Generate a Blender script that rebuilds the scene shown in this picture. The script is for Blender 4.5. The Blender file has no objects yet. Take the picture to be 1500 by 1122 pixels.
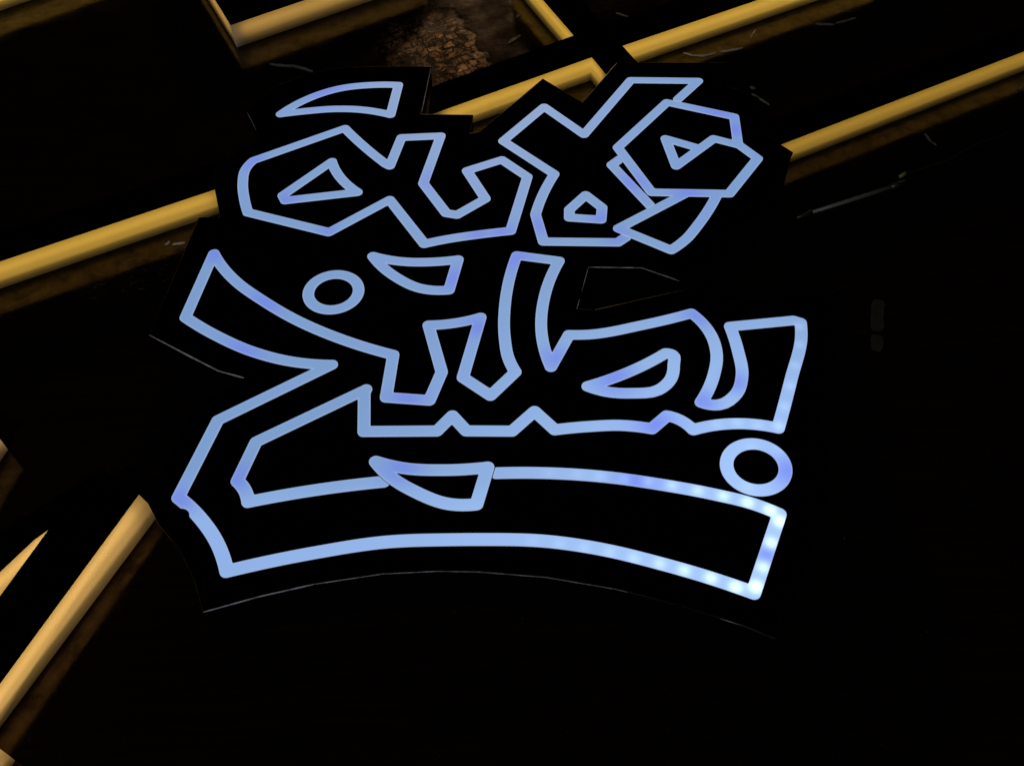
import bpy, bmesh, math, random
import numpy as np
from mathutils import Vector, Matrix
from mathutils.geometry import tessellate_polygon

random.seed(4)
S = bpy.context.scene
C = S.collection

# ------------------------------------------------------------------ camera
PW, PH = 1500.0, 1122.0
FPX, NX, NY, CAM_H = 1400.0, 790.0, 1690.0, 0.90      # focal length and vertical vanishing point (photo pixels), height above the table
down = Vector(((NX - PW/2)/FPX, (NY - PH/2)/FPX, 1)).normalized()      # world down, in camera axes (x right, y down, z forward)
fw = Vector((0, 0, 1))
gf = (fw - down*fw.dot(down)).normalized()             # ground forward  -> world +Y
gr = down.cross(gf)                                    # ground right    -> world +X
def cam2world(v): return Vector((v.dot(gr), v.dot(gf), -v.dot(down)))
def pix(x, y, z=0.0):
    """photo pixel -> point on the horizontal plane at height z"""
    v = cam2world(Vector(((x - PW/2)/FPX, (y - PH/2)/FPX, 1)))
    t = (z - CAM_H)/v.z
    return Vector((v.x*t, v.y*t, z))
cd = bpy.data.cameras.new('camera'); cam = bpy.data.objects.new('camera', cd); C.objects.link(cam)
ax, ay, az = cam2world(Vector((1, 0, 0))), cam2world(Vector((0, -1, 0))), cam2world(Vector((0, 0, -1)))
M4 = Matrix((ax, ay, az)).transposed().to_4x4(); M4.translation = (0, 0, CAM_H)
cam.matrix_world = M4
cd.sensor_fit = 'HORIZONTAL'; cd.sensor_width = 36; cd.lens = 36*FPX/PW
cd.clip_start = 0.01; cd.clip_end = 100
S.camera = cam

# ------------------------------------------------------------------ world and lamps (a dark workshop, no daylight)
w = bpy.data.worlds.new('World'); S.world = w; w.use_nodes = True
bg = w.node_tree.nodes['Background']; bg.inputs[0].default_value = (0.9, 0.85, 0.8, 1); bg.inputs[1].default_value = 0.0015
def lamp(name, loc, target, size, power, col):
    l = bpy.data.lights.new(name, 'AREA'); l.shape = 'DISK'; l.size = size; l.energy = power; l.color = col
    o = bpy.data.objects.new(name, l); C.objects.link(o)
    o.location = loc; o.rotation_euler = (Vector(target) - Vector(loc)).to_track_quat('-Z', 'Y').to_euler()
    return o
# work lamp across the room: mirrored by the worn patch of the bench
P = pix(690, -300); d = (P - Vector((0, 0, CAM_H))).normalized(); r = Vector((d.x, d.y, -d.z))
lamp('work_lamp', P + r*2.4, P, 0.26, 50.0, (1.0, 0.62, 0.33))
# dim lamp over the bench behind the camera: glints on near edges, lights the litter
lamp('ceiling_lamp', (-0.8, -1.1, 2.1), (0, 0.5, 0), 0.22, 16.0, (0.86, 0.92, 1.0))

S.view_settings.view_transform = 'Standard'; S.view_settings.look = 'None'
S.view_settings.exposure = 0; S.view_settings.gamma = 1; S.view_settings.use_curve_mapping = False
S.render.engine = 'CYCLES'
S.cycles.use_denoising = True
S.cycles.max_bounces = 6; S.cycles.transmission_bounces = 4; S.cycles.sample_clamp_indirect = 4

# ------------------------------------------------------------------ helpers
def srgb(r, g, b):
    f = lambda c: (c/255/12.92) if c/255 <= 0.04045 else ((c/255 + 0.055)/1.055)**2.4
    return (f(r), f(g), f(b), 1)
def tag(o, label=None, cat=None, group=None, kind=None):
    for k, v in (('label', label), ('category', cat), ('group', group), ('kind', kind)):
        if v: o[k] = v
    return o
def empty(name, loc=(0, 0, 0)):
    o = bpy.data.objects.new(name, None); C.objects.link(o); o.location = loc; o.empty_display_size = 0.05
    return o
def link(name, me, mat, parent=None):
    o = bpy.data.objects.new(name, me); C.objects.link(o)
    if mat: me.materials.append(mat)
    if parent:
        o.parent = parent
        o.matrix_parent_inverse = Matrix.Translation(-Vector(parent.location))
    return o
def from_bm(name, bm, mat, parent=None, smooth=False):
    bmesh.ops.recalc_face_normals(bm, faces=bm.faces)
    me = bpy.data.meshes.new(name); bm.to_mesh(me); bm.free()
    if smooth:
        for p in me.polygons: p.use_smooth = True
    return link(name, me, mat, parent)
def area2(p): return sum(p[i].x*p[(i+1) % len(p)].y - p[(i+1) % len(p)].x*p[i].y for i in range(len(p)))
def ccw(p): return list(p) if area2(p) > 0 else list(reversed(p))
def offset(poly, d):
    """move a counter-clockwise outline inwards by d (mitred, limited)"""
    n = len(poly); out = []
    for i in range(n):
        a, b, c = poly[i-1], poly[i], poly[(i+1) % n]
        e1 = (b - a).to_2d().normalized(); e2 = (c - b).to_2d().normalized()
        n1 = Vector((-e1.y, e1.x)); n2 = Vector((-e2.y, e2.x)); m = n1 + n2
        k = max(m.dot(m)/2, 0.30)
        q = m*(d/k)
        out.append(Vector((b.x + q.x, b.y + q.y, b.z)))
    return out
def prism_bm(outer, holes, z0, z1, bevel=0):
    bm = bmesh.new(); rings = [ccw(outer)] + [list(reversed(ccw(h))) for h in holes]
    tops, bots = [], []
    for rg in rings:
        tops.append([bm.verts.new((v.x, v.y, z1)) for v in rg]); bots.append([bm.verts.new((v.x, v.y, z0)) for v in rg])
    ft = [v for t in tops for v in t]; fb = [v for t in bots for v in t]
    if len(rings) == 1:
        bm.faces.new(ft); bm.faces.new(list(reversed(fb)))
    else:
        for tri in tessellate_polygon([[Vector((v.x, v.y, 0)) for v in rg] for rg in rings]):
            bm.faces.new([ft[i] for i in tri]); bm.faces.new([fb[i] for i in reversed(tri)])
    edges = []
    for t, b in zip(tops, bots):
        n = len(t)
        for i in range(n):
            bm.faces.new((b[i], b[(i+1) % n], t[(i+1) % n], t[i]))
            edges.append(bm.edges.get((t[i], t[(i+1) % n])))
    if bevel:
        bmesh.ops.recalc_face_normals(bm, faces=bm.faces)
        bmesh.ops.bevel(bm, geom=edges, offset=bevel, segments=6, profile=0.5, affect='EDGES')
    return bm
def ribbon_bm(rings, z0, z1):
    """upright sheets standing on closed outlines"""
    bm = bmesh.new()
    for rg in rings:
        b = [bm.verts.new((v.x, v.y, z0)) for v in rg]; t = [bm.verts.new((v.x, v.y, z1)) for v in rg]; n = len(rg)
        for i in range(n): bm.faces.new((b[i], b[(i+1) % n], t[(i+1) % n], t[i]))
    return bm

# ------------------------------------------------------------------ materials
def mat(name):
    m = bpy.data.materials.new(name); m.use_nodes = True
    nt = m.node_tree; return m, nt, nt.nodes['Principled BSDF']
def N(nt, t, **kw):
    n = nt.nodes.new(t)
    for k, v in kw.items(): setattr(n, k, v)
    return n
def math_node(nt, op, a, b=None, clamp=False):
    n = N(nt, 'ShaderNodeMath', operation=op, use_clamp=clamp)
    for i, v in enumerate((a, b)):
        if v is None: continue
        if isinstance(v, (int, float)): n.inputs[i].default_value = v
        else: nt.links.new(v, n.inputs[i])
    return n.outputs[0]
def ramp(nt, src, stops):
    r = N(nt, 'ShaderNodeValToRGB'); e = r.color_ramp.elements
    while len(e) < len(stops): e.new(0.5)
    for el, (p, c) in zip(e, stops):
        el.position = p; el.color = c if len(c) == 4 else (*c, 1)
    nt.links.new(src, r.inputs[0]); return r.outputs[0]
def noise(nt, vec, scale, detail=4, rough=0.6):
    n = N(nt, 'ShaderNodeTexNoise'); n.inputs['Scale'].default_value = scale
    n.inputs['Detail'].default_value = detail; n.inputs['Roughness'].default_value = rough
    nt.links.new(vec, n.inputs['Vector']); return n.outputs['Fac']

def table_material():
    m, nt, b = mat('varnished_dark_wood'); L = nt.links.new
    tc = N(nt, 'ShaderNodeTexCoord'); obj = tc.outputs['Object']
    def local(px, py, ang, sx, sy):
        """coordinates centred on a point of the bench, turned and scaled so the patch has radius 1"""
        c = pix(px, py); mp = N(nt, 'ShaderNodeMapping', vector_type='TEXTURE')
        mp.inputs['Location'].default_value = (c.x, c.y, 0); mp.inputs['Rotation'].default_value = (0, 0, ang)
        mp.inputs['Scale'].default_value = (sx, sy, 1); L(obj, mp.inputs['Vector']); return mp.outputs[0]
    def blob(v, wob, sc, lo, hi):
        nz = N(nt, 'ShaderNodeTexNoise'); nz.inputs['Scale'].default_value = sc; nz.inputs['Detail'].default_value = 5; L(obj, nz.inputs['Vector'])
        ma = N(nt, 'ShaderNodeVectorMath', operation='MULTIPLY_ADD'); L(nz.outputs['Color'], ma.inputs[0])
        ma.inputs[1].default_value = (wob,)*3; L(v, ma.inputs[2])
        sb = N(nt, 'ShaderNodeVectorMath', operation='SUBTRACT'); L(ma.outputs[0], sb.inputs[0]); sb.inputs[1].default_value = (wob/2, wob/2, 0)
        mx = N(nt, 'ShaderNodeVectorMath', operation='MULTIPLY'); L(sb.outputs[0], mx.inputs[0]); mx.inputs[1].default_value = (1, 1, 0)
        ln = N(nt, 'ShaderNodeVectorMath', operation='LENGTH'); L(mx.outputs[0], ln.inputs[0])
        mr = N(nt, 'ShaderNodeMapRange', interpolation_type='SMOOTHSTEP'); L(ln.outputs['Value'], mr.inputs[0])
        mr.inputs[1].default_value = hi; mr.inputs[2].default_value = lo; mr.inputs[3].default_value = 0; mr.inputs[4].default_value = 1
        return mr.outputs[0]
    # the worn patch is a torn parallelogram of bare, cracked wood; (u, v) run -1..1 along its sides
    br = pix(722, 96); U = (br - pix(580, 145))/2; Vv = (pix(668, 4) - br)/2; cc = br - U + Vv
    det = U.x*Vv.y - U.y*Vv.x; du = (Vv.y/det, -Vv.x/det, 0); dv_ = (-U.y/det, U.x/det, 0)
    rel = N(nt, 'ShaderNodeVectorMath', operation='SUBTRACT'); L(obj, rel.inputs[0]); rel.inputs[1].default_value = cc
    def dot(a):
        n = N(nt, 'ShaderNodeVectorMath', operation='DOT_PRODUCT'); L(rel.outputs[0], n.inputs[0]); n.inputs[1].default_value = a; return n.outputs['Value']
    cx = N(nt, 'ShaderNodeCombineXYZ'); L(dot(du), cx.inputs[0]); L(dot(dv_), cx.inputs[1])
    nq = N(nt, 'ShaderNodeTexNoise'); nq.inputs['Scale'].default_value = 36; nq.inputs['Detail'].default_value = 6; nq.inputs['Roughness'].default_value = 0.65; L(obj, nq.inputs['Vector'])
    nqc = N(nt, 'ShaderNodeVectorMath', operation='SUBTRACT'); L(nq.outputs['Color'], nqc.inputs[0]); nqc.inputs[1].default_value = (0.5, 0.5, 0.5)
    def wobble(k):
        n = N(nt, 'ShaderNodeVectorMath', operation='MULTIPLY_ADD'); L(nqc.outputs[0], n.inputs[0]); n.inputs[1].default_value = (k, k, 0); L(cx.outputs[0], n.inputs[2]); return n.outputs[0]
    sp = N(nt, 'ShaderNodeSeparateXYZ'); L(wobble(0.7), sp.inputs[0])
    def step(x, a, b_):
        n = N(nt, 'ShaderNodeMapRange', interpolation_type='SMOOTHSTEP'); L(x, n.inputs[0]); n.inputs[1].default_value = a; n.inputs[2].default_value = b_; return n.outputs[0]
    worn = math_node(nt, 'MULTIPLY', math_node(nt, 'MULTIPLY', step(sp.outputs[0], 1.02, 0.8), step(sp.outputs[0], -1.1, 0.15)),
                     math_node(nt, 'MULTIPLY', step(sp.outputs[1], 1.1, 0.0), step(sp.outputs[1], -1.05, -0.95)))
    scr = blob(local(205, 412, 0.30, 0.10, 0.028), 0.6, 30, 0.5, 1.0)
    # long grain of the bench top
    gm = N(nt, 'ShaderNodeMapping'); gm.inputs['Rotation'].default_value = (0, 0, -0.35); gm.inputs['Scale'].default_value = (3, 60, 1); L(obj, gm.inputs['Vector'])
    grain = noise(nt, gm.outputs[0], 2.2, 6)
    base = ramp(nt, grain, [(0.3, (0.0022, 0.0011, 0.0006)), (0.7, (0.0055, 0.0026, 0.0013))])
    # bare wood broken into rough blocks by cracks along and across the grain
    bk = N(nt, 'ShaderNodeTexBrick', offset=0.37, squash=1.0); L(wobble(0.34), bk.inputs['Vector'])
    bk.inputs['Color1'].default_value = (0.74, 0.40, 0.16, 1); bk.inputs['Color2'].default_value = (0.30, 0.135, 0.05, 1); bk.inputs['Mortar'].default_value = (0.006, 0.003, 0.0015, 1)
    bk.inputs['Scale'].default_value = 1; bk.inputs['Mortar Size'].default_value = 0.018; bk.inputs['Mortar Smooth'].default_value = 0.25; bk.inputs['Bias'].default_value = -0.1
    bk.inputs['Brick Width'].default_value = 0.26; bk.inputs['Row Height'].default_value = 0.17
    ck = math_node(nt, 'SUBTRACT', 1.0, bk.outputs['Fac'])
    pn = noise(nt, obj, 150, 6, 0.75)
    blot = ramp(nt, noise(nt, wobble(0.3), 3.2, 5, 0.7), [(0.43, (0.03,)*3), (0.57, (1,)*3)])
    grit = ramp(nt, pn, [(0.32, (0.25,)*3), (0.5, (0.8,)*3), (0.68, (1.7,)*3)])
    vo = N(nt, 'ShaderNodeTexVoronoi', feature='DISTANCE_TO_EDGE'); vo.inputs['Scale'].default_value = 2.6; L(wobble(0.5), vo.inputs['Vector'])
    big = ramp(nt, vo.outputs['Distance'], [(0.0, (0.02,)*3), (0.06, (1,)*3)])
    wk0 = N(nt, 'ShaderNodeMix', data_type='RGBA', blend_type='MULTIPLY'); wk0.inputs[0].default_value = 1; L(bk.outputs['Color'], wk0.inputs[6]); L(math_node(nt, 'MULTIPLY', blot, big), wk0.inputs[7])
    wk = N(nt, 'ShaderNodeMix', data_type='RGBA', blend_type='MULTIPLY'); wk.inputs[0].default_value = 1; L(wk0.outputs[2], wk.inputs[6]); L(grit, wk.inputs[7])
    rub = math_node(nt, 'MULTIPLY', blob(local(700, 45, 0.3, 0.17, 0.16), 0.7, 12, 0.35, 1.0), ramp(nt, noise(nt, gm.outputs[0], 5, 7, 0.75), [(0.42, (0,)*3), (0.62, (1,)*3)]))
    mix0 = N(nt, 'ShaderNodeMix', data_type='RGBA'); L(rub, mix0.inputs[0]); L(base, mix0.inputs[6]); mix0.inputs[7].default_value = (0.034, 0.015, 0.006, 1)
    mix1 = N(nt, 'ShaderNodeMix', data_type='RGBA'); L(worn, mix1.inputs[0]); L(mix0.outputs[2], mix1.inputs[6]); L(wk.outputs[2], mix1.inputs[7])
    # fine pale scratches near the long letter, and dust specks
    sm = N(nt, 'ShaderNodeMapping'); sm.inputs['Rotation'].default_value = (0, 0, -0.36); sm.inputs['Scale'].default_value = (70, 420, 1); L(obj, sm.inputs['Vector'])
    sn = ramp(nt, noise(nt, sm.outputs[0], 1.0, 5, 0.75), [(0.60, (0, 0, 0)), (0.70, (1, 1, 1))])
    scm = math_node(nt, 'MULTIPLY', sn, scr)
    dv = ramp(nt, noise(nt, obj, 310, 2), [(0.735, (0, 0, 0)), (0.76, (1, 1, 1))])
    dl = ramp(nt, noise(nt, obj, 9, 3), [(0.5, (0, 0, 0)), (0.65, (1, 1, 1))])
    spk = math_node(nt, 'MULTIPLY', dv, dl)
    pale = math_node(nt, 'ADD', scm, spk, True)
    mix2 = N(nt, 'ShaderNodeMix', data_type='RGBA'); L(pale, mix2.inputs[0]); L(mix1.outputs[2], mix2.inputs[6]); mix2.inputs[7].default_value = (0.14, 0.12, 0.10, 1)
    L(mix2.outputs[2], b.inputs['Base Color'])
    rr = ramp(nt, noise(nt, obj, 14, 5), [(0.3, (0.06,)*3), (0.7, (0.17,)*3)])
    rm = N(nt, 'ShaderNodeMix'); L(worn, rm.inputs[0]); L(rr, rm.inputs[2]); rm.inputs[3].default_value = 0.62
    rm2 = N(nt, 'ShaderNodeMix'); L(pale, rm2.inputs[0]); L(rm.outputs[0], rm2.inputs[2]); rm2.inputs[3].default_value = 0.7
    L(rm2.outputs[0], b.inputs['Roughness'])
    L(math_node(nt, 'MULTIPLY', ramp(nt, noise(nt, obj, 38, 7, 0.72), [(0.36, (0.10,)*3), (0.62, (0.44,)*3)]), math_node(nt, 'SUBTRACT', 1.0, math_node(nt, 'MULTIPLY', step(worn, 0.0, 0.03), 0.97))), b.inputs['Specular IOR Level']); b.inputs['Specular Tint'].default_value = (1, 0.72, 0.48, 1)
    # relief
    ch = math_node(nt, 'MULTIPLY', ck, math_node(nt, 'ADD', 0.35, blot))
    hh = math_node(nt, 'MULTIPLY', step(worn, 0.35, 1.0), math_node(nt, 'ADD', ch, math_node(nt, 'MULTIPLY', pn, 1.6)))
    bp = N(nt, 'ShaderNodeBump'); bp.inputs['Strength'].default_value = 0.2; bp.inputs['Distance'].default_value = 0.0022; L(hh, bp.inputs['Height'])
    bp2 = N(nt, 'ShaderNodeBump'); bp2.inputs['Strength'].default_value = 0.12; bp2.inputs['Distance'].default_value = 0.0006
    L(math_node(nt, 'ADD', grain, noise(nt, obj, 60, 4)), bp2.inputs['Height']); L(bp.outputs[0], bp2.inputs['Normal'])
    L(bp2.outputs[0], b.inputs['Normal'])
    return m

def gloss_black():
    m, nt, b = mat('black_acrylic'); L = nt.links.new
    obj = N(nt, 'ShaderNodeTexCoord').outputs['Object']
    b.inputs['Base Color'].default_value = (0.0022, 0.0022, 0.0026, 1)
    L(ramp(nt, noise(nt, obj, 22, 5, 0.7), [(0.35, (0.13,)*3), (0.65, (0.36,)*3)]), b.inputs['Roughness'])
    b.inputs['Specular IOR Level'].default_value = 0.10
    bp = N(nt, 'ShaderNodeBump'); bp.inputs['Strength'].default_value = 0.15; bp.inputs['Distance'].default_value = 0.0004
    L(noise(nt, obj, 90, 3), bp.inputs['Height']); L(bp.outputs[0], b.inputs['Normal'])
    return m
def plain(name, col, rough, spec=0.5, metal=0.0, var=0.0, scale=200):
    m, nt, b = mat(name); L = nt.links.new
    b.inputs['Roughness'].default_value = rough; b.inputs['Specular IOR Level'].default_value = spec; b.inputs['Metallic'].default_value = metal
    obj = N(nt, 'ShaderNodeTexCoord').outputs['Object']
    lo = tuple(c*(1 - var) for c in col); hi = tuple(min(1, c*(1 + var)) for c in col)
    L(ramp(nt, noise(nt, obj, scale, 4), [(0.3, lo), (0.7, hi)]), b.inputs['Base Color'])
    return m
def opal_blue():
    m = bpy.data.materials.new('opal_blue_diffuser'); m.use_nodes = True; nt = m.node_tree; L = nt.links.new
    nt.nodes.remove(nt.nodes['Principled BSDF'])
    at = N(nt, 'ShaderNodeAttribute', attribute_name='glow')
    em = N(nt, 'ShaderNodeEmission'); L(at.outputs['Color'], em.inputs[0])
    gl = N(nt, 'ShaderNodeBsdfPrincipled'); gl.inputs['Base Color'].default_value = (0.04, 0.042, 0.045, 1); gl.inputs['Roughness'].default_value = 0.45
    ad = N(nt, 'ShaderNodeAddShader'); L(em.outputs[0], ad.inputs[0]); L(gl.outputs[0], ad.inputs[1])
    L(ad.outputs[0], nt.nodes['Material Output'].inputs[0])
    m.cycles.emission_sampling = 'NONE'
    return m
def opal_amber():
    m = bpy.data.materials.new('opal_amber_acrylic'); m.use_nodes = True; nt = m.node_tree; L = nt.links.new
    nt.nodes.remove(nt.nodes['Principled BSDF'])
    obj = N(nt, 'ShaderNodeTexCoord').outputs['Object']
    cr = ramp(nt, noise(nt, obj, 16, 4), [(0.3, (0.90, 0.90, 0.88)), (0.7, (0.93, 0.93, 0.92))])
    tr = N(nt, 'ShaderNodeBsdfTranslucent'); L(cr, tr.inputs[0])
    df = N(nt, 'ShaderNodeBsdfPrincipled'); df.inputs['Base Color'].default_value = (0.3, 0.27, 0.2, 1); df.inputs['Roughness'].default_value = 0.4
    mx = N(nt, 'ShaderNodeMixShader'); mx.inputs[0].default_value = 0.15; L(tr.outputs[0], mx.inputs[1]); L(df.outputs[0], mx.inputs[2])
    L(mx.outputs[0], nt.nodes['Material Output'].inputs[0])
    return m
def led(name, col, strength):
    m = bpy.data.materials.new(name); m.use_nodes = True; nt = m.node_tree
    nt.nodes.remove(nt.nodes['Principled BSDF'])
    em = N(nt, 'ShaderNodeEmission'); em.inputs[0].default_value = (*col, 1); em.inputs[1].default_value = strength
    nt.links.new(em.outputs[0], nt.nodes['Material Output'].inputs[0]); return m

M_TABLE = table_material(); M_BLACK = gloss_black(); M_OPAL = opal_blue(); M_AMBER = opal_amber()
M_FACE = plain('matt_black_face', (0.0002, 0.0002, 0.0002), 0.9, 0.0, var=0.3)
M_BAFFLE = plain('black_inner_baffle', (0.004, 0.004, 0.004), 0.8, 0.1, var=0.3)
M_SIDE = plain('black_side_paint', (0.0012, 0.0012, 0.0014), 0.7, 0.03, var=0.3)

# ------------------------------------------------------------------ bench top
c0 = pix(750, 500)
bm = bmesh.new(); bmesh.ops.create_cube(bm, size=1)
bmesh.ops.scale(bm, vec=(3.6, 3.4, 0.05), verts=bm.verts); bmesh.ops.translate(bm, vec=(0, 0.9, -0.025), verts=bm.verts)
bmesh.ops.bevel(bm, geom=[e for e in bm.edges], offset=0.004, segments=2, affect='EDGES')
tag(from_bm('table_top', bm, M_TABLE), 'dark varnished wooden bench top with a worn flaked patch', 'table', kind='structure')

# ------------------------------------------------------------------ the blue outline sign
HP = 0.072                    # height of the sign's face above the bench
SW = 0.0137                   # width of a glowing line
GAP = 0.0011
panel_px = [(361,163),(378,146),(405,126),(450,108),(500,99),(560,97),(632,97),(617,167),(693,168),(689,195),(702,193),(795,115),(853,150),(903,92),
    (1075,92),(1048,119),(1112,143),(1121,194),(1143,211),(1162,223),(1108,325),(1076,331),(1035,392),(995,411),(940,392),(862,391),(845,452),(872,453),
    (1015,421),(1046,436),(1064,446),(1092,438),(1222,428),(1216,500),(1185,640),(1206,680),(1193,722),(1200,745),(1194,765),(1136,936),(1085,915),(1000,888),
    (900,862),(800,845),(700,837),(640,836),(560,840),(460,855),(380,873),(297,896),(284,850),(262,803),(232,768),(214,732),(285,592),(357,553),
    (320,543),(275,520),(218,490),(291,318),(322,318),(314,275),(316,237),(381,206),(375,190)]
panel = ccw([pix(x, y, HP) for x, y in panel_px])
sign = tag(empty('light_sign', pix(700, 600)), 'large black panel sign with glowing pale blue outlined Arabic lettering', 'sign')
fp = from_bm('face_panel', prism_bm(panel, [], HP - 0.004, HP, 0.0012), M_FACE, sign)
fp.data.materials.append(M_BLACK)                      # the polished cut edge of the sheet
for f in fp.data.polygons:
    if abs(f.normal.z) < 0.999: f.material_index = 1
from_bm('side_wall', prism_bm(offset(panel, 0.0012), [], 0.0, HP - 0.004), M_SIDE, sign)

M_GLINT = plain('pale_edge_glint', (0.42, 0.44, 0.48), 0.5, var=0.5, scale=120)  # glints on the panel's edges, put in as pale colour
def edge_glint(pts, r0, r1):
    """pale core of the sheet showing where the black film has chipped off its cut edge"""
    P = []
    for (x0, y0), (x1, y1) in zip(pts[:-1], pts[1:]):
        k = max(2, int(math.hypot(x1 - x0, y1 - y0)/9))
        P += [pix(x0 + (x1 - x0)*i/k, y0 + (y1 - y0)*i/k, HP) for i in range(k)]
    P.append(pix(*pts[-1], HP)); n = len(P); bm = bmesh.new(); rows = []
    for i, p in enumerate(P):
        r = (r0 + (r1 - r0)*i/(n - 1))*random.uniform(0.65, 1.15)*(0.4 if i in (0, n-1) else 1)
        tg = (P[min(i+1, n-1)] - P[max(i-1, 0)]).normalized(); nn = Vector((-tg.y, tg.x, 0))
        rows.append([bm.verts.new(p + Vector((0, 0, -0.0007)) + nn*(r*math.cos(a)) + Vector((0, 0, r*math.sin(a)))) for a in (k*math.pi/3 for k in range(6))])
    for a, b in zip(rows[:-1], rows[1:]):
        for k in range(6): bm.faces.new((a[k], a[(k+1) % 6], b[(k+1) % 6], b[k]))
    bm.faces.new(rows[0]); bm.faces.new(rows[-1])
    return from_bm('edge_glint', bm, M_GLINT, sign)
edge_glint([(218,490),(275,520),(320,543),(357,553)], 0.0009, 0.0010)
edge_glint([(297,896),(380,873),(460,855)], 0.0006, 0.0007)
edge_glint([(460,855),(560,840),(640,836),(700,837),(800,845),(900,862),(960,876)], 0.0004, 0.0002)
edge_glint([(1040,900),(1085,915)], 0.0002, 0.0003)
edge_glint([(862,391),(940,392),(995,411)], 0.0007, 0.0005)
edge_glint([(862,391),(857,409),(852,427)], 0.0006, 0.0003)
edge_glint([(849,438),(845,452)], 0.0005, 0.0005)
edge_glint([(631,101),(624,134),(618,163)], 0.0003, 0.0006)
edge_glint([(362,165),(368,176),(375,190)], 0.0004, 0.0005)

# centre lines of the lit strokes, in photo pixels; a third item marks a point the line bends smoothly through
s = 's'
leaf_top = [(411,167),(450,145,s),(496,130,s),(544,124.5,s),(583.5,124.5),(572,168),(533,161,s),(490,159.5,s),(450,162.5,s)]
word_body = [(505,188),(371,235),(360,247,s),(355.5,267,s),(357,287,s),(363,311),(481.6,340),(570.6,292.5),(621.5,357),(650,351,s),(700,343.5,s),(748,338),(772.5,259),
    (735,234),(684,250),(711,291),(669.6,314.5),(653.5,312),(620,268.5),(645.5,199),(588,201.5),(571,243),(565,240),(538.5,219,s)]
word_eye = [(486,236.5),(490,247,s),(502,264,s),(523.5,281.5),(418,293.5),(414,286)]
qaf = [(993,145.5),(1023,118.5),(924,117.5),(855.5,197),(797,156.5),(737,206.5),(812,255),(793,290,s),(784.5,314),(796,353.6),(905,354.8),(917,347)]
qaf_hook = [(909,232.3),(896,241.5),(953,301.5)]
qaf_eye = [(858,285.5),(882,304),(880.5,321.5),(834,318.5),(834,307)]
waw = [(1020,216),(975,203),(990.5,243),(1045.6,203),(1083,212.5),(1110,232),(1068.5,283.5),(954.5,281.5),(905,216),(977,150),(1075.5,171),(1081,210)]
waw_tail = [(1003,284),(906,334.5),(983,366),(1005,350,s),(1022,330,s),(1051,284)]
leaf_mid = [(546,375),(585.6,382.5,s),(630,383.5,s),(671,380),(657.6,424.5),(617.6,422.5,s),(579,405,s)]
leaf_low = [(550,675.5),(590,685,s),(646.7,688,s),(714.5,684),(698,738),(660,738,s),(606.7,719,s),(572,698,s)]
tah_eye = [(861,565.5),(915,547,s),(950,531,s),(975,517),(985,519,s),(987,534,s),(982.5,555,s),(964,571,s),(925,575.5,s),(887,573,s)]
main = [(727,692.5),(804,692.5,s),(887,698,s),(970,709.5,s),(1046,723.5,s),(1105,738,s),(1142,752.5),(1104,867.5),(1039.7,845.5,s),(967,824.5,s),(887,805,s),(804,792.5,s),(700,789.5,s),
    (663,789.8,s),(563,793.5,s),(463,808.5,s),(332,836),(317,793,s),(297,763,s),(261,728),(319,615),(486,534),(432,530,s),(368,514,s),(320,493,s),(271.5,464.5),
    (313,371),(322,386,s),(345.6,412,s),(384,439.5,s),(432,467.5,s),(496,495,s),(576,519.5),(565.5,581.5),(629,586),(647,544.5),(627.5,476),(665.6,473,s),(704,464.5),(678,552.5),
    (718.5,579),(755,544.5),(745,525,s),(739.5,496,s),(740,444,s),(757,374),(819,382),(797,437,s),(793.5,489,s),(807,537),(833.5,490),(856,490,s),(942.6,475.5,s),(1013,458.5),
    (1041,489,s),(1050,520,s),(1046,548,s),(1027,589),(1053,592.5,s),(1079,576,s),(1087,551,s),(1081,513,s),(1069.5,478),(1163,469),(1173,472),(1174,489,s),(1159,555,s),(1140,626.5),
    (1088,620,s),(1053,621.5,s),(1015.4,629),(990,612,s),(977,608.6),(954.8,627.5),(908,622.5,s),(866,624,s),(812.7,629),(783,602),(750,631),(683,630.6),(662.4,608.5),(640,630.8),
    (533,631.5),(533.5,573),(531,572.5),(375,646.7),(347.5,704),(357,715,s),(363.5,734.5),(450,719,s),(562,705)]
nub = [(536,570),(534,574)]

ZT = HP + 0.0012
def smooth_path(pts, closed):
    P = [np.array(pix(p[0], p[1], ZT).to_2d()) for p in pts]; sm = [len(p) > 2 for p in pts]; n = len(P)
    out = []; last = n if closed else n - 1
    for i in range(last):
        j = (i + 1) % n
        if not (sm[i] or sm[j]): out.append(P[i]); continue
        p0 = P[i-1] if sm[i] else None; p3 = P[(j+1) % n] if sm[j] else None
        chord = P[j] - P[i]; cl = np.linalg.norm(chord)
        def tan(q, a, b):   # tangent at q from its neighbours, weighted by distance
            da, db = np.linalg.norm(q - a), np.linalg.norm(b - q)
            t = (q - a)/da*db + (b - q)/db*da; return t/np.linalg.norm(t)
        t0 = tan(P[i], p0, P[j]) if sm[i] else None
        t1 = tan(P[j], P[i], p3) if sm[j] else None
        if t0 is None: t0 = 2*chord/cl - t1; t0 /= np.linalg.norm(t0)
        if t1 is None: t1 = 2*chord/cl - t0; t1 /= np.linalg.norm(t1)
        k = max(4, int(cl/0.006))
        for a in range(k):
            u = a/k
            out.append((2*u**3 - 3*u*u + 1)*P[i] + (u**3 - 2*u*u + u)*cl*t0 + (-2*u**3 + 3*u*u)*P[j] + (u**3 - u*u)*cl*t1)
    if closed: out.append(P[0])
    else: out.append(P[-1])
    return np.array(out)
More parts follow.
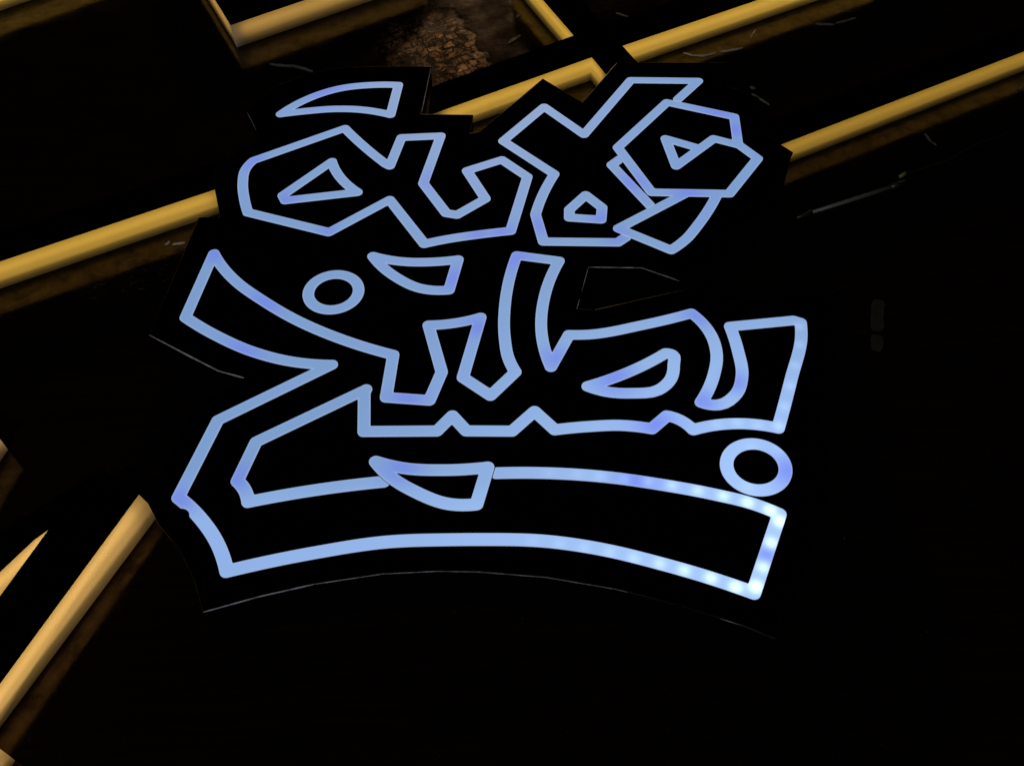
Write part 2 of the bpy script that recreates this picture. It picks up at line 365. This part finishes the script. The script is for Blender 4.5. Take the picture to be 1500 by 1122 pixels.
def dist(path, X, Y):
    d = np.full(X.shape, 1e9)
    for a, b in zip(path[:-1], path[1:]):
        e = b - a; l2 = max(e @ e, 1e-12)
        # only update where this segment could matter
        t = np.clip(((X - a[0])*e[0] + (Y - a[1])*e[1])/l2, 0, 1)
        np.minimum(d, (X - a[0] - t*e[0])**2 + (Y - a[1] - t*e[1])**2, out=d)
    return np.sqrt(d)
def circle_path(cx, cy, rx, sy=1.0):
    c = np.array(pix(cx, cy, ZT).to_2d()); r = np.linalg.norm(np.array(pix(cx + rx, cy, ZT).to_2d()) - c) - SW/2
    a = np.linspace(0, 2*math.pi, 73); return np.stack([c[0] + r*np.cos(a), c[1] + r*sy*np.sin(a)], 1)

# light along the lines: bluer stretches between modules, single LEDs showing through at one end
blue_px = [(480,131,40),(392,443,28),(664,408,22),(735,341,22),(700,343,18),(1050,164,34),(1079,190,20),(962,622,26),(815,525,24),(1157,690,26),(262,733,24),(757,378,30),(1022,464,26),
           (925,268,24),(597,583,24),(346,700,24),(1030,588,22),(900,553,30),(315,372,20),(640,262,26),(480,338,18),(790,330,24),(900,345,22),(1010,282,26),(1123,812,13),(930,702,30),(590,684,26),
           (375,240,22),(350,520,30),(700,480,20),(420,293,22),(880,320,20),(1078,560,20)]
led_zoom = [(300,325,.10),(420,330,.14),(520,338,.2),(620,350,.28),(718,360,.42),(820,377,.62),(930,400,.8),(1038,422,1.1),(1140,450,1.5),(1235,482,1.9),(1278,530,2.3),(1240,620,1.7),(1206,722,1.4),
            (1175,805,2.6),(1090,806,1.9),(985,768,1.45),(872,736,1.1),(768,708,.75),(660,685,.5),(555,662,.34),(450,642,.24),(345,625,.18),(230,612,.12),
            (1330,560,.12)]
led_px = [(700 + x/2.885, 580 + y/2.885, a) for x, y, a in led_zoom] + [(1170,478,.25),(1171,505,.22),(1165,535,.25),(1157,565,.28),(1149,595,.3),(1141,624,.5),(1110,622,.28),(1080,619,.25),(1050,621,.2),
            (1100,655,.15),(1095,713,.2),(1140,660,.15)]
LB = np.array(srgb(121, 156, 204)[:3]); LB2 = np.array(srgb(143, 177, 230)[:3]); LV = np.array(srgb(110, 132, 226)[:3]); LE = np.array(srgb(166, 184, 217)[:3]); LH = np.array([0.62, 0.80, 1.0])
blue_w = [(np.array(pix(x, y, ZT).to_2d()), r*0.00082) for x, y, r in blue_px]
led_w = [(np.array(pix(x, y, ZT).to_2d()), a) for x, y, a in led_px]
Y_LOW = pix(700, 745, ZT).y
hot = np.array(pix(1130, 800, ZT).to_2d())
rng = np.random.default_rng(3)
waves = [(rng.normal(size=2)*22, rng.uniform(0, 6.28)) for _ in range(8)]
def glow(V, sd):
    w = np.zeros(len(V))
    for c, r in blue_w: w = np.maximum(w, 0.8*np.exp(-(((V - c)**2).sum(1))/(2*(r*0.75)**2)))
    nz = sum(np.sin(V @ k + p) for k, p in waves)/len(waves)
    w = np.clip(w + 0.25*nz, 0, 1)[:, None]
    d2h = np.sqrt(((V - hot)**2).sum(1))
    far = np.minimum(np.clip((d2h - 0.10)/0.35, 0, 1), np.clip((V[:, 1] - Y_LOW)/0.06, 0, 1))[:, None]
    col = (LB2*(1 - far) + LB*far)*(1 - w) + LV*w
    near = np.exp(-(d2h/0.26)**2)[:, None]
    col = col*(1 + 0.05*nz[:, None] + 0.22*near) + np.array([0.05, 0.06, 0.04])*near*(1 - w)
    h = np.zeros(len(V))
    for c, a in led_w: h += a*np.exp(-(((V - c)**2).sum(1))/(2*0.0045**2))*0.50
    col = col + LH*h[:, None]
    edge = 0.6*np.clip(1 + sd/0.0014, 0, 1)[:, None]     # the cut edge of the insert is paler over its last millimetre
    lum = np.maximum(1, col[:, 1:2]/LE[1])
    return np.clip(col*(1 - edge) + LE*lum*edge, 0, None)

STEP = 0.00135
def lit_part(paths, cutters=(), bite=None, half=SW/2):
    pts = np.concatenate(paths); lo = pts.min(0) - half - 0.003; hi = pts.max(0) + half + 0.003
    xs = np.arange(lo[0], hi[0], STEP); ys = np.arange(lo[1], hi[1], STEP)
    X, Y = np.meshgrid(xs, ys, indexing='ij')
    sd = np.minimum.reduce([dist(p, X, Y) for p in paths]) - half
    for c in cutters:
        sd = np.maximum(sd, half + GAP - np.minimum.reduce([dist(p, X, Y) for p in c]))
    if bite: sd = np.maximum(sd, bite[1] - np.hypot(X - bite[0][0], Y - bite[0][1]))
    sd[np.abs(sd) < 1e-7] = 1e-7
    verts, vs, index, faces, rim = [], [], {}, [], []
    def corner(i, j):
        k = (i, j)
        if k not in index: index[k] = len(verts); verts.append((xs[i], ys[j])); vs.append(sd[i, j])
        return index[k]
    def cut(a, b):
        if b < a: a, b = b, a
        k = (a, b)
        if k not in index:
            t = sd[a]/(sd[a] - sd[b]); index[k] = len(verts)
            verts.append((xs[a[0]] + t*(xs[b[0]] - xs[a[0]]), ys[a[1]] + t*(ys[b[1]] - ys[a[1]]))); vs.append(0.0)
        return index[k]
    ins = sd < 0
    anyin = ins[:-1, :-1] | ins[1:, :-1] | ins[1:, 1:] | ins[:-1, 1:]
    for i, j in np.argwhere(anyin):
        cs = [(i, j), (i+1, j), (i+1, j+1), (i, j+1)]; f = []; cutv = []
        for q in range(4):
            a, b = cs[q], cs[(q+1) % 4]
            if ins[a]: f.append(corner(*a))
            if ins[a] != ins[b]: v = cut(a, b); f.append(v); cutv.append((v, bool(ins[a])))
        if len(f) >= 3:
            faces.append(f)
            if len(cutv) == 2:
                (v0, out0), (v1, _) = cutv
                rim.append((v0, v1) if out0 else (v1, v0))
    V = np.array(verts); g = glow(V, np.array(vs)); n = len(V)
    co = [(x, y, ZT) for x, y in V]; rims = sorted({v for e in rim for v in e}); low = {}
    for v in rims: low[v] = len(co); co.append((V[v][0], V[v][1], HP - 0.003))
    for a, b in rim: faces.append([b, a, low[a], low[b]])
    me = bpy.data.meshes.new('glowing_outline'); me.from_pydata(co, [], faces); me.update()
    at = me.attributes.new('glow', 'FLOAT_COLOR', 'POINT')
    full = np.ones((len(co), 4), dtype=np.float32); full[:n, :3] = g
    for v in rims: full[low[v], :3] = g[v]*0.5
    at.data.foreach_set('color', full.ravel())
    return link('glowing_outline', me, M_OPAL, sign)

pth = lambda p, c=True: smooth_path(p, c)
W_ = [pth(waw, False), pth(waw_tail, False)]
LL = [pth(leaf_low)]
lit_part([pth(leaf_top)]); lit_part([pth(word_body)]); lit_part([pth(word_eye)]); lit_part([pth(qaf_eye)])
lit_part(W_)
lit_part([pth(qaf, False)], [W_]); lit_part([pth(qaf_hook, False)], [W_])
lit_part([pth(leaf_mid)]); lit_part(LL); lit_part([pth(tah_eye)])
lit_part([circle_path(488.4, 427.3, 44.8, 0.98)]); lit_part([circle_path(1107.5, 683, 52.65, 0.96)])
lit_part([pth(main, False), pth(nub, False)], [LL], bite=(np.array(pix(262, 757, ZT).to_2d()), 0.0105))

# ------------------------------------------------------------------ the side-lit letters lying round it
HA = 0.042
def side_lit(name, label, outer_px, holes_px=(), foot={}, col=(1.0, 0.62, 0.20), power=5.0, group='side-lit letters on the bench'):
    outer = ccw([pix(x, y, HA) for x, y in outer_px]); holes = [ccw([pix(x, y, HA) for x, y in h]) for h in holes_px]
    c = sum((Vector((v.x, v.y, 0)) for v in outer), Vector())/len(outer)
    t = tag(empty(name, c), label, 'letter', group)
    ins = lambda d: [offset(outer, d)] + [offset(h, -d) for h in holes]
    bmw = ribbon_bm(ins(0), 0.0, HA)
    for k, v in foot.items():                              # a raked end: its foot stands out beyond its top
        top, low = pix(*k, HA), pix(*v, 0.0)
        for q in bmw.verts:
            if q.co.z == 0 and (q.co.xy - top.xy).length < 1e-5: q.co = low
    from_bm('side_wall', bmw, M_AMBER, t)
    fo = ins(-0.0003); from_bm('face', prism_bm(fo[0], fo[1:], HA - 0.0004, HA + 0.0024), M_FACE, t)
    from_bm('inner_baffle', ribbon_bm(ins(0.0070), 0.0, HA*0.36), M_BAFFLE, t)  # unseen band added inside to fade the glow towards the foot
    from_bm('led_strip', ribbon_bm(ins(0.0125), HA*0.50, HA*0.92), led('warm_led_' + name, col, power*0.80), t)
    return t
side_lit('crossed_letter', 'long black letter crossed by a diagonal stroke, sides glowing amber, behind the sign',
    [(628,169),(867,84),(890,112),(936,97),(910,68),(1300,-64),(1300,-102),(884,39),(800,-58),(745,-58),(842,54),(632,130)], col=(1.0, .565, .075), power=1.55)
side_lit('bar_letter', 'straight black letter with glowing amber side, its end behind the sign near the triangular eye',
    [(-260,470),(322,275),(328,236),(-260,430)], col=(1.0, .565, .075), power=1.55)
side_lit('corner_letter', 'black letter with a dull amber side and a thin lit edge beside the worn patch',
    [(338,37),(620,-58),(600,-140),(262,-85)], col=(1.0, .55, .12), power=1.15)
side_lit('far_letter', 'black letter with amber side almost wholly out of view behind the thin-edged one',
    [(-220,52),(190,-84),(190,-126),(-220,10)], col=(1.0, .57, .09), power=1.5)
side_lit('slanting_letter', 'black letter with amber side running from the round-headed outline past the metal rod',
    [(1120,221),(1640,22),(1640,-14),(1112,185)], col=(1.0, .56, .07), power=1.0)
side_lit('broad_letter', 'broad black letter with a wedge-shaped opening and bright amber sides',
    [(203,724),(-58,1079),(-7,1091),(-70,1190),(-330,1130),(-160,880),(150,689)], [[(77,771),(50,790),(0,837),(-110,930),(-70,973),(0,877)]],
    col=(1.0, .57, .155), power=2.2, foot={(203,724): (233,753)})
side_lit('tip_letter', 'dim amber corner of a black letter above the wedge-shaped opening',
    [(-12,627),(-70,716),(-170,680),(-80,590)], col=(1.0, .62, .2), power=1.5)

# ------------------------------------------------------------------ litter on the bench
M_SHAV = plain('pale_shaving', (0.42, 0.36, 0.27), 0.7, var=0.35, scale=300)
M_DIM = plain('dusty_paper', (0.10, 0.10, 0.085), 0.8, var=0.6, scale=160)
M_METAL = plain('dull_steel', (0.16, 0.16, 0.15), 0.5, metal=0.2, var=0.2)
M_FAINT = plain('grimy_paper', (0.014, 0.014, 0.012), 0.9, 0.1, var=0.35, scale=90)
M_DARK = plain('black_rubber', (0.02, 0.02, 0.02), 0.4, var=0.3)
M_BRASS = plain('old_brass', (0.20, 0.17, 0.08), 0.5, var=0.3)
def flake(name, label, cat, pts, wpx, m=None, thick=0.0010, group=None, jag=0.5):
    """a thin ragged strip lying along a line of pixels"""
    P = [pix(x, y) for x, y in pts]; Q = []
    for a, b in zip(P[:-1], P[1:]):
        k = max(2, int((b - a).length/0.006))
        Q += [a.lerp(b, i/k) for i in range(k)]
    Q.append(P[-1]); n = len(Q); bm = bmesh.new(); rows = []
    for i, q in enumerate(Q):
        t = (Q[min(i+1, n-1)] - Q[max(i-1, 0)]).normalized(); nn = Vector((-t.y, t.x, 0))
        end = jag*0.7 if i in (0, n-1) else 1
        a, b = (wpx*0.0006*end*random.uniform(jag, 1.1) for _ in range(2)); lift = 0.0003 + random.uniform(0, 0.0012)*(jag < 0.8)
        rows.append([bm.verts.new(q + nn*a + Vector((0, 0, lift))), bm.verts.new(q - nn*b + Vector((0, 0, 0.0002))),
                     bm.verts.new(q - nn*b + Vector((0, 0, 0.0002 + thick))), bm.verts.new(q + nn*a + Vector((0, 0, lift + thick)))])
    for r0, r1 in zip(rows[:-1], rows[1:]):
        for k in range(4): bm.faces.new((r0[k], r0[(k+1) % 4], r1[(k+1) % 4], r1[k]))
    bm.faces.new(rows[0]); bm.faces.new(list(reversed(rows[-1])))
    return tag(from_bm(name, bm, m or M_SHAV), label, cat, group)
G = 'shavings littering the bench'
flake('shaving', 'pale ragged shaving below the dull amber letter with the thin lit edge', 'shaving', [(395,95),(410,97),(430,98),(447,102),(458,106)], 4, M_DIM, group=G)
flake('shaving', 'small pale chip under the amber letter near the pointed outline', 'chip', [(253,359),(271,357)], 5, group=G)
flake('shaving', 'tiny curled chip next to the pale chip under the amber letter', 'chip', [(242,360),(249,355)], 4, group=G)
flake('shaving', 'straight pale splinter between the worn patch and the diagonal stroke', 'splinter', [(745,64),(762,53)], 5, M_DIM, group=G)
flake('shaving', 'round pale crumb above the splinter by the diagonal stroke', 'crumb', [(756,27),(763,22)], 6, M_DIM, group=G)
flake('shaving', 'thin thread of swarf behind the crossing of the amber letter', 'shaving', [(902,20),(914,24),(926,28)], 2.5, M_DIM, group=G)
flake('shaving', 'long curling shaving in the reflection of the crossed amber letter', 'shaving', [(1001,79),(1014,82),(1030,83),(1048,79)], 3.2, group=G)
flake('shaving', 'broken end of the curling shaving below the crossed amber letter', 'shaving', [(1054,77),(1070,75),(1088,71)], 3.2, group=G)
flake('shaving', 'upright sliver at the tip of the curling shaving', 'sliver', [(1099,58),(1102,51),(1107,45)], 3, group=G)
flake('shaving', 'grey flat shaving at the far end of the crossed amber letter', 'shaving', [(1194,36),(1208,37),(1222,37)], 4, M_DIM, group=G)
flake('shaving', 'thin grey curl beyond the grey flat shaving', 'shaving', [(1224,35),(1238,32),(1254,27)], 3, M_DIM, group=G)
flake('shaving', 'dim grey chip behind the round-headed outline of the sign', 'chip', [(1098,128),(1106,131)], 5, M_DIM, group=G)
flake('shaving', 'dim grey sliver pointing from the chip towards the slanting amber letter', 'sliver', [(1101,139),(1113,146),(1127,155)], 3.2, M_DIM, group=G)
flake('shaving', 'short dim sliver between the slanting amber letter and the wire', 'sliver', [(1354,197),(1362,207),(1371,214)], 3, M_DIM, group=G)
flake('shaving', 'faint speck of swarf beyond the short dim sliver and the wire', 'speck', [(1490,132),(1497,130)], 4, M_DIM, group=G)
flake('paper_strip', 'upper half of a torn dusty paper strip beside the sign', 'paper', [(1287,440),(1285,462),(1284,486)], 13, M_FAINT, jag=0.9)
flake('paper_strip', 'lower shorter half of a torn dusty paper strip beside the sign', 'paper', [(1284,491),(1285,503),(1283,515)], 12, M_FAINT, jag=0.9)

def rod_bm(p0, p1, r0, r1, seg=12):
    bm = bmesh.new(); ax = (p1 - p0).normalized(); u = ax.orthogonal().normalized(); v = ax.cross(u); R = []
    for p, r in ((p0, r0), (p1, r1)):
        R.append([bm.verts.new(p + (u*math.cos(a) + v*math.sin(a))*r) for a in (2*math.pi*i/seg for i in range(seg))])
    for i in range(seg): bm.faces.new((R[0][i], R[0][(i+1) % seg], R[1][(i+1) % seg], R[1][i]))
    bm.faces.new(R[0]); bm.faces.new(R[1]); return bm
def up(x, y, z): p = pix(x, y); p.z = z; return p
tool = tag(empty('metal_rod', pix(1240, 300)), 'thin grey metal rod with dark end fittings lying beside the sign', 'tool')
rr = 0.0032
from_bm('shaft', rod_bm(up(1188,314,rr), up(1303,278,rr), rr*0.8, rr), M_METAL, tool, True)
from_bm('tip', rod_bm(up(1166,322,rr), up(1188,314,rr), rr*0.5, rr*1.15), M_DARK, tool, True)
from_bm('collar', rod_bm(up(1303,278,rr*1.3), up(1324,271,rr*1.3), rr*1.3, rr*1.3), M_DARK, tool, True)
from_bm('ferrule', rod_bm(up(1317,262,0.003), up(1326,256,0.003), 0.0026, 0.0030), M_BRASS, tool, True)
def wire(name, label, pts, r, m):
    cu = bpy.data.curves.new(name, 'CURVE'); cu.dimensions = '3D'; cu.bevel_depth = r; cu.bevel_resolution = 2; cu.resolution_u = 6
    sp = cu.splines.new('NURBS'); sp.points.add(len(pts) - 1); sp.use_endpoint_u = True; sp.order_u = 3
    for q, (x, y) in zip(sp.points, pts): p = up(x, y, r); q.co = (*p, 1)
    tmp = bpy.data.objects.new('tmp', cu); C.objects.link(tmp)
    me = bpy.data.meshes.new_from_object(tmp.evaluated_get(bpy.context.evaluated_depsgraph_get())); bpy.data.objects.remove(tmp)
    return tag(link(name, me, m), label, 'wire')
wire('thin_wire', 'thin pale wire curving away from the metal rod', [(1328,256),(1355,246),(1390,236),(1415,220),(1440,208),(1475,197)], 0.0010, M_FAINT)
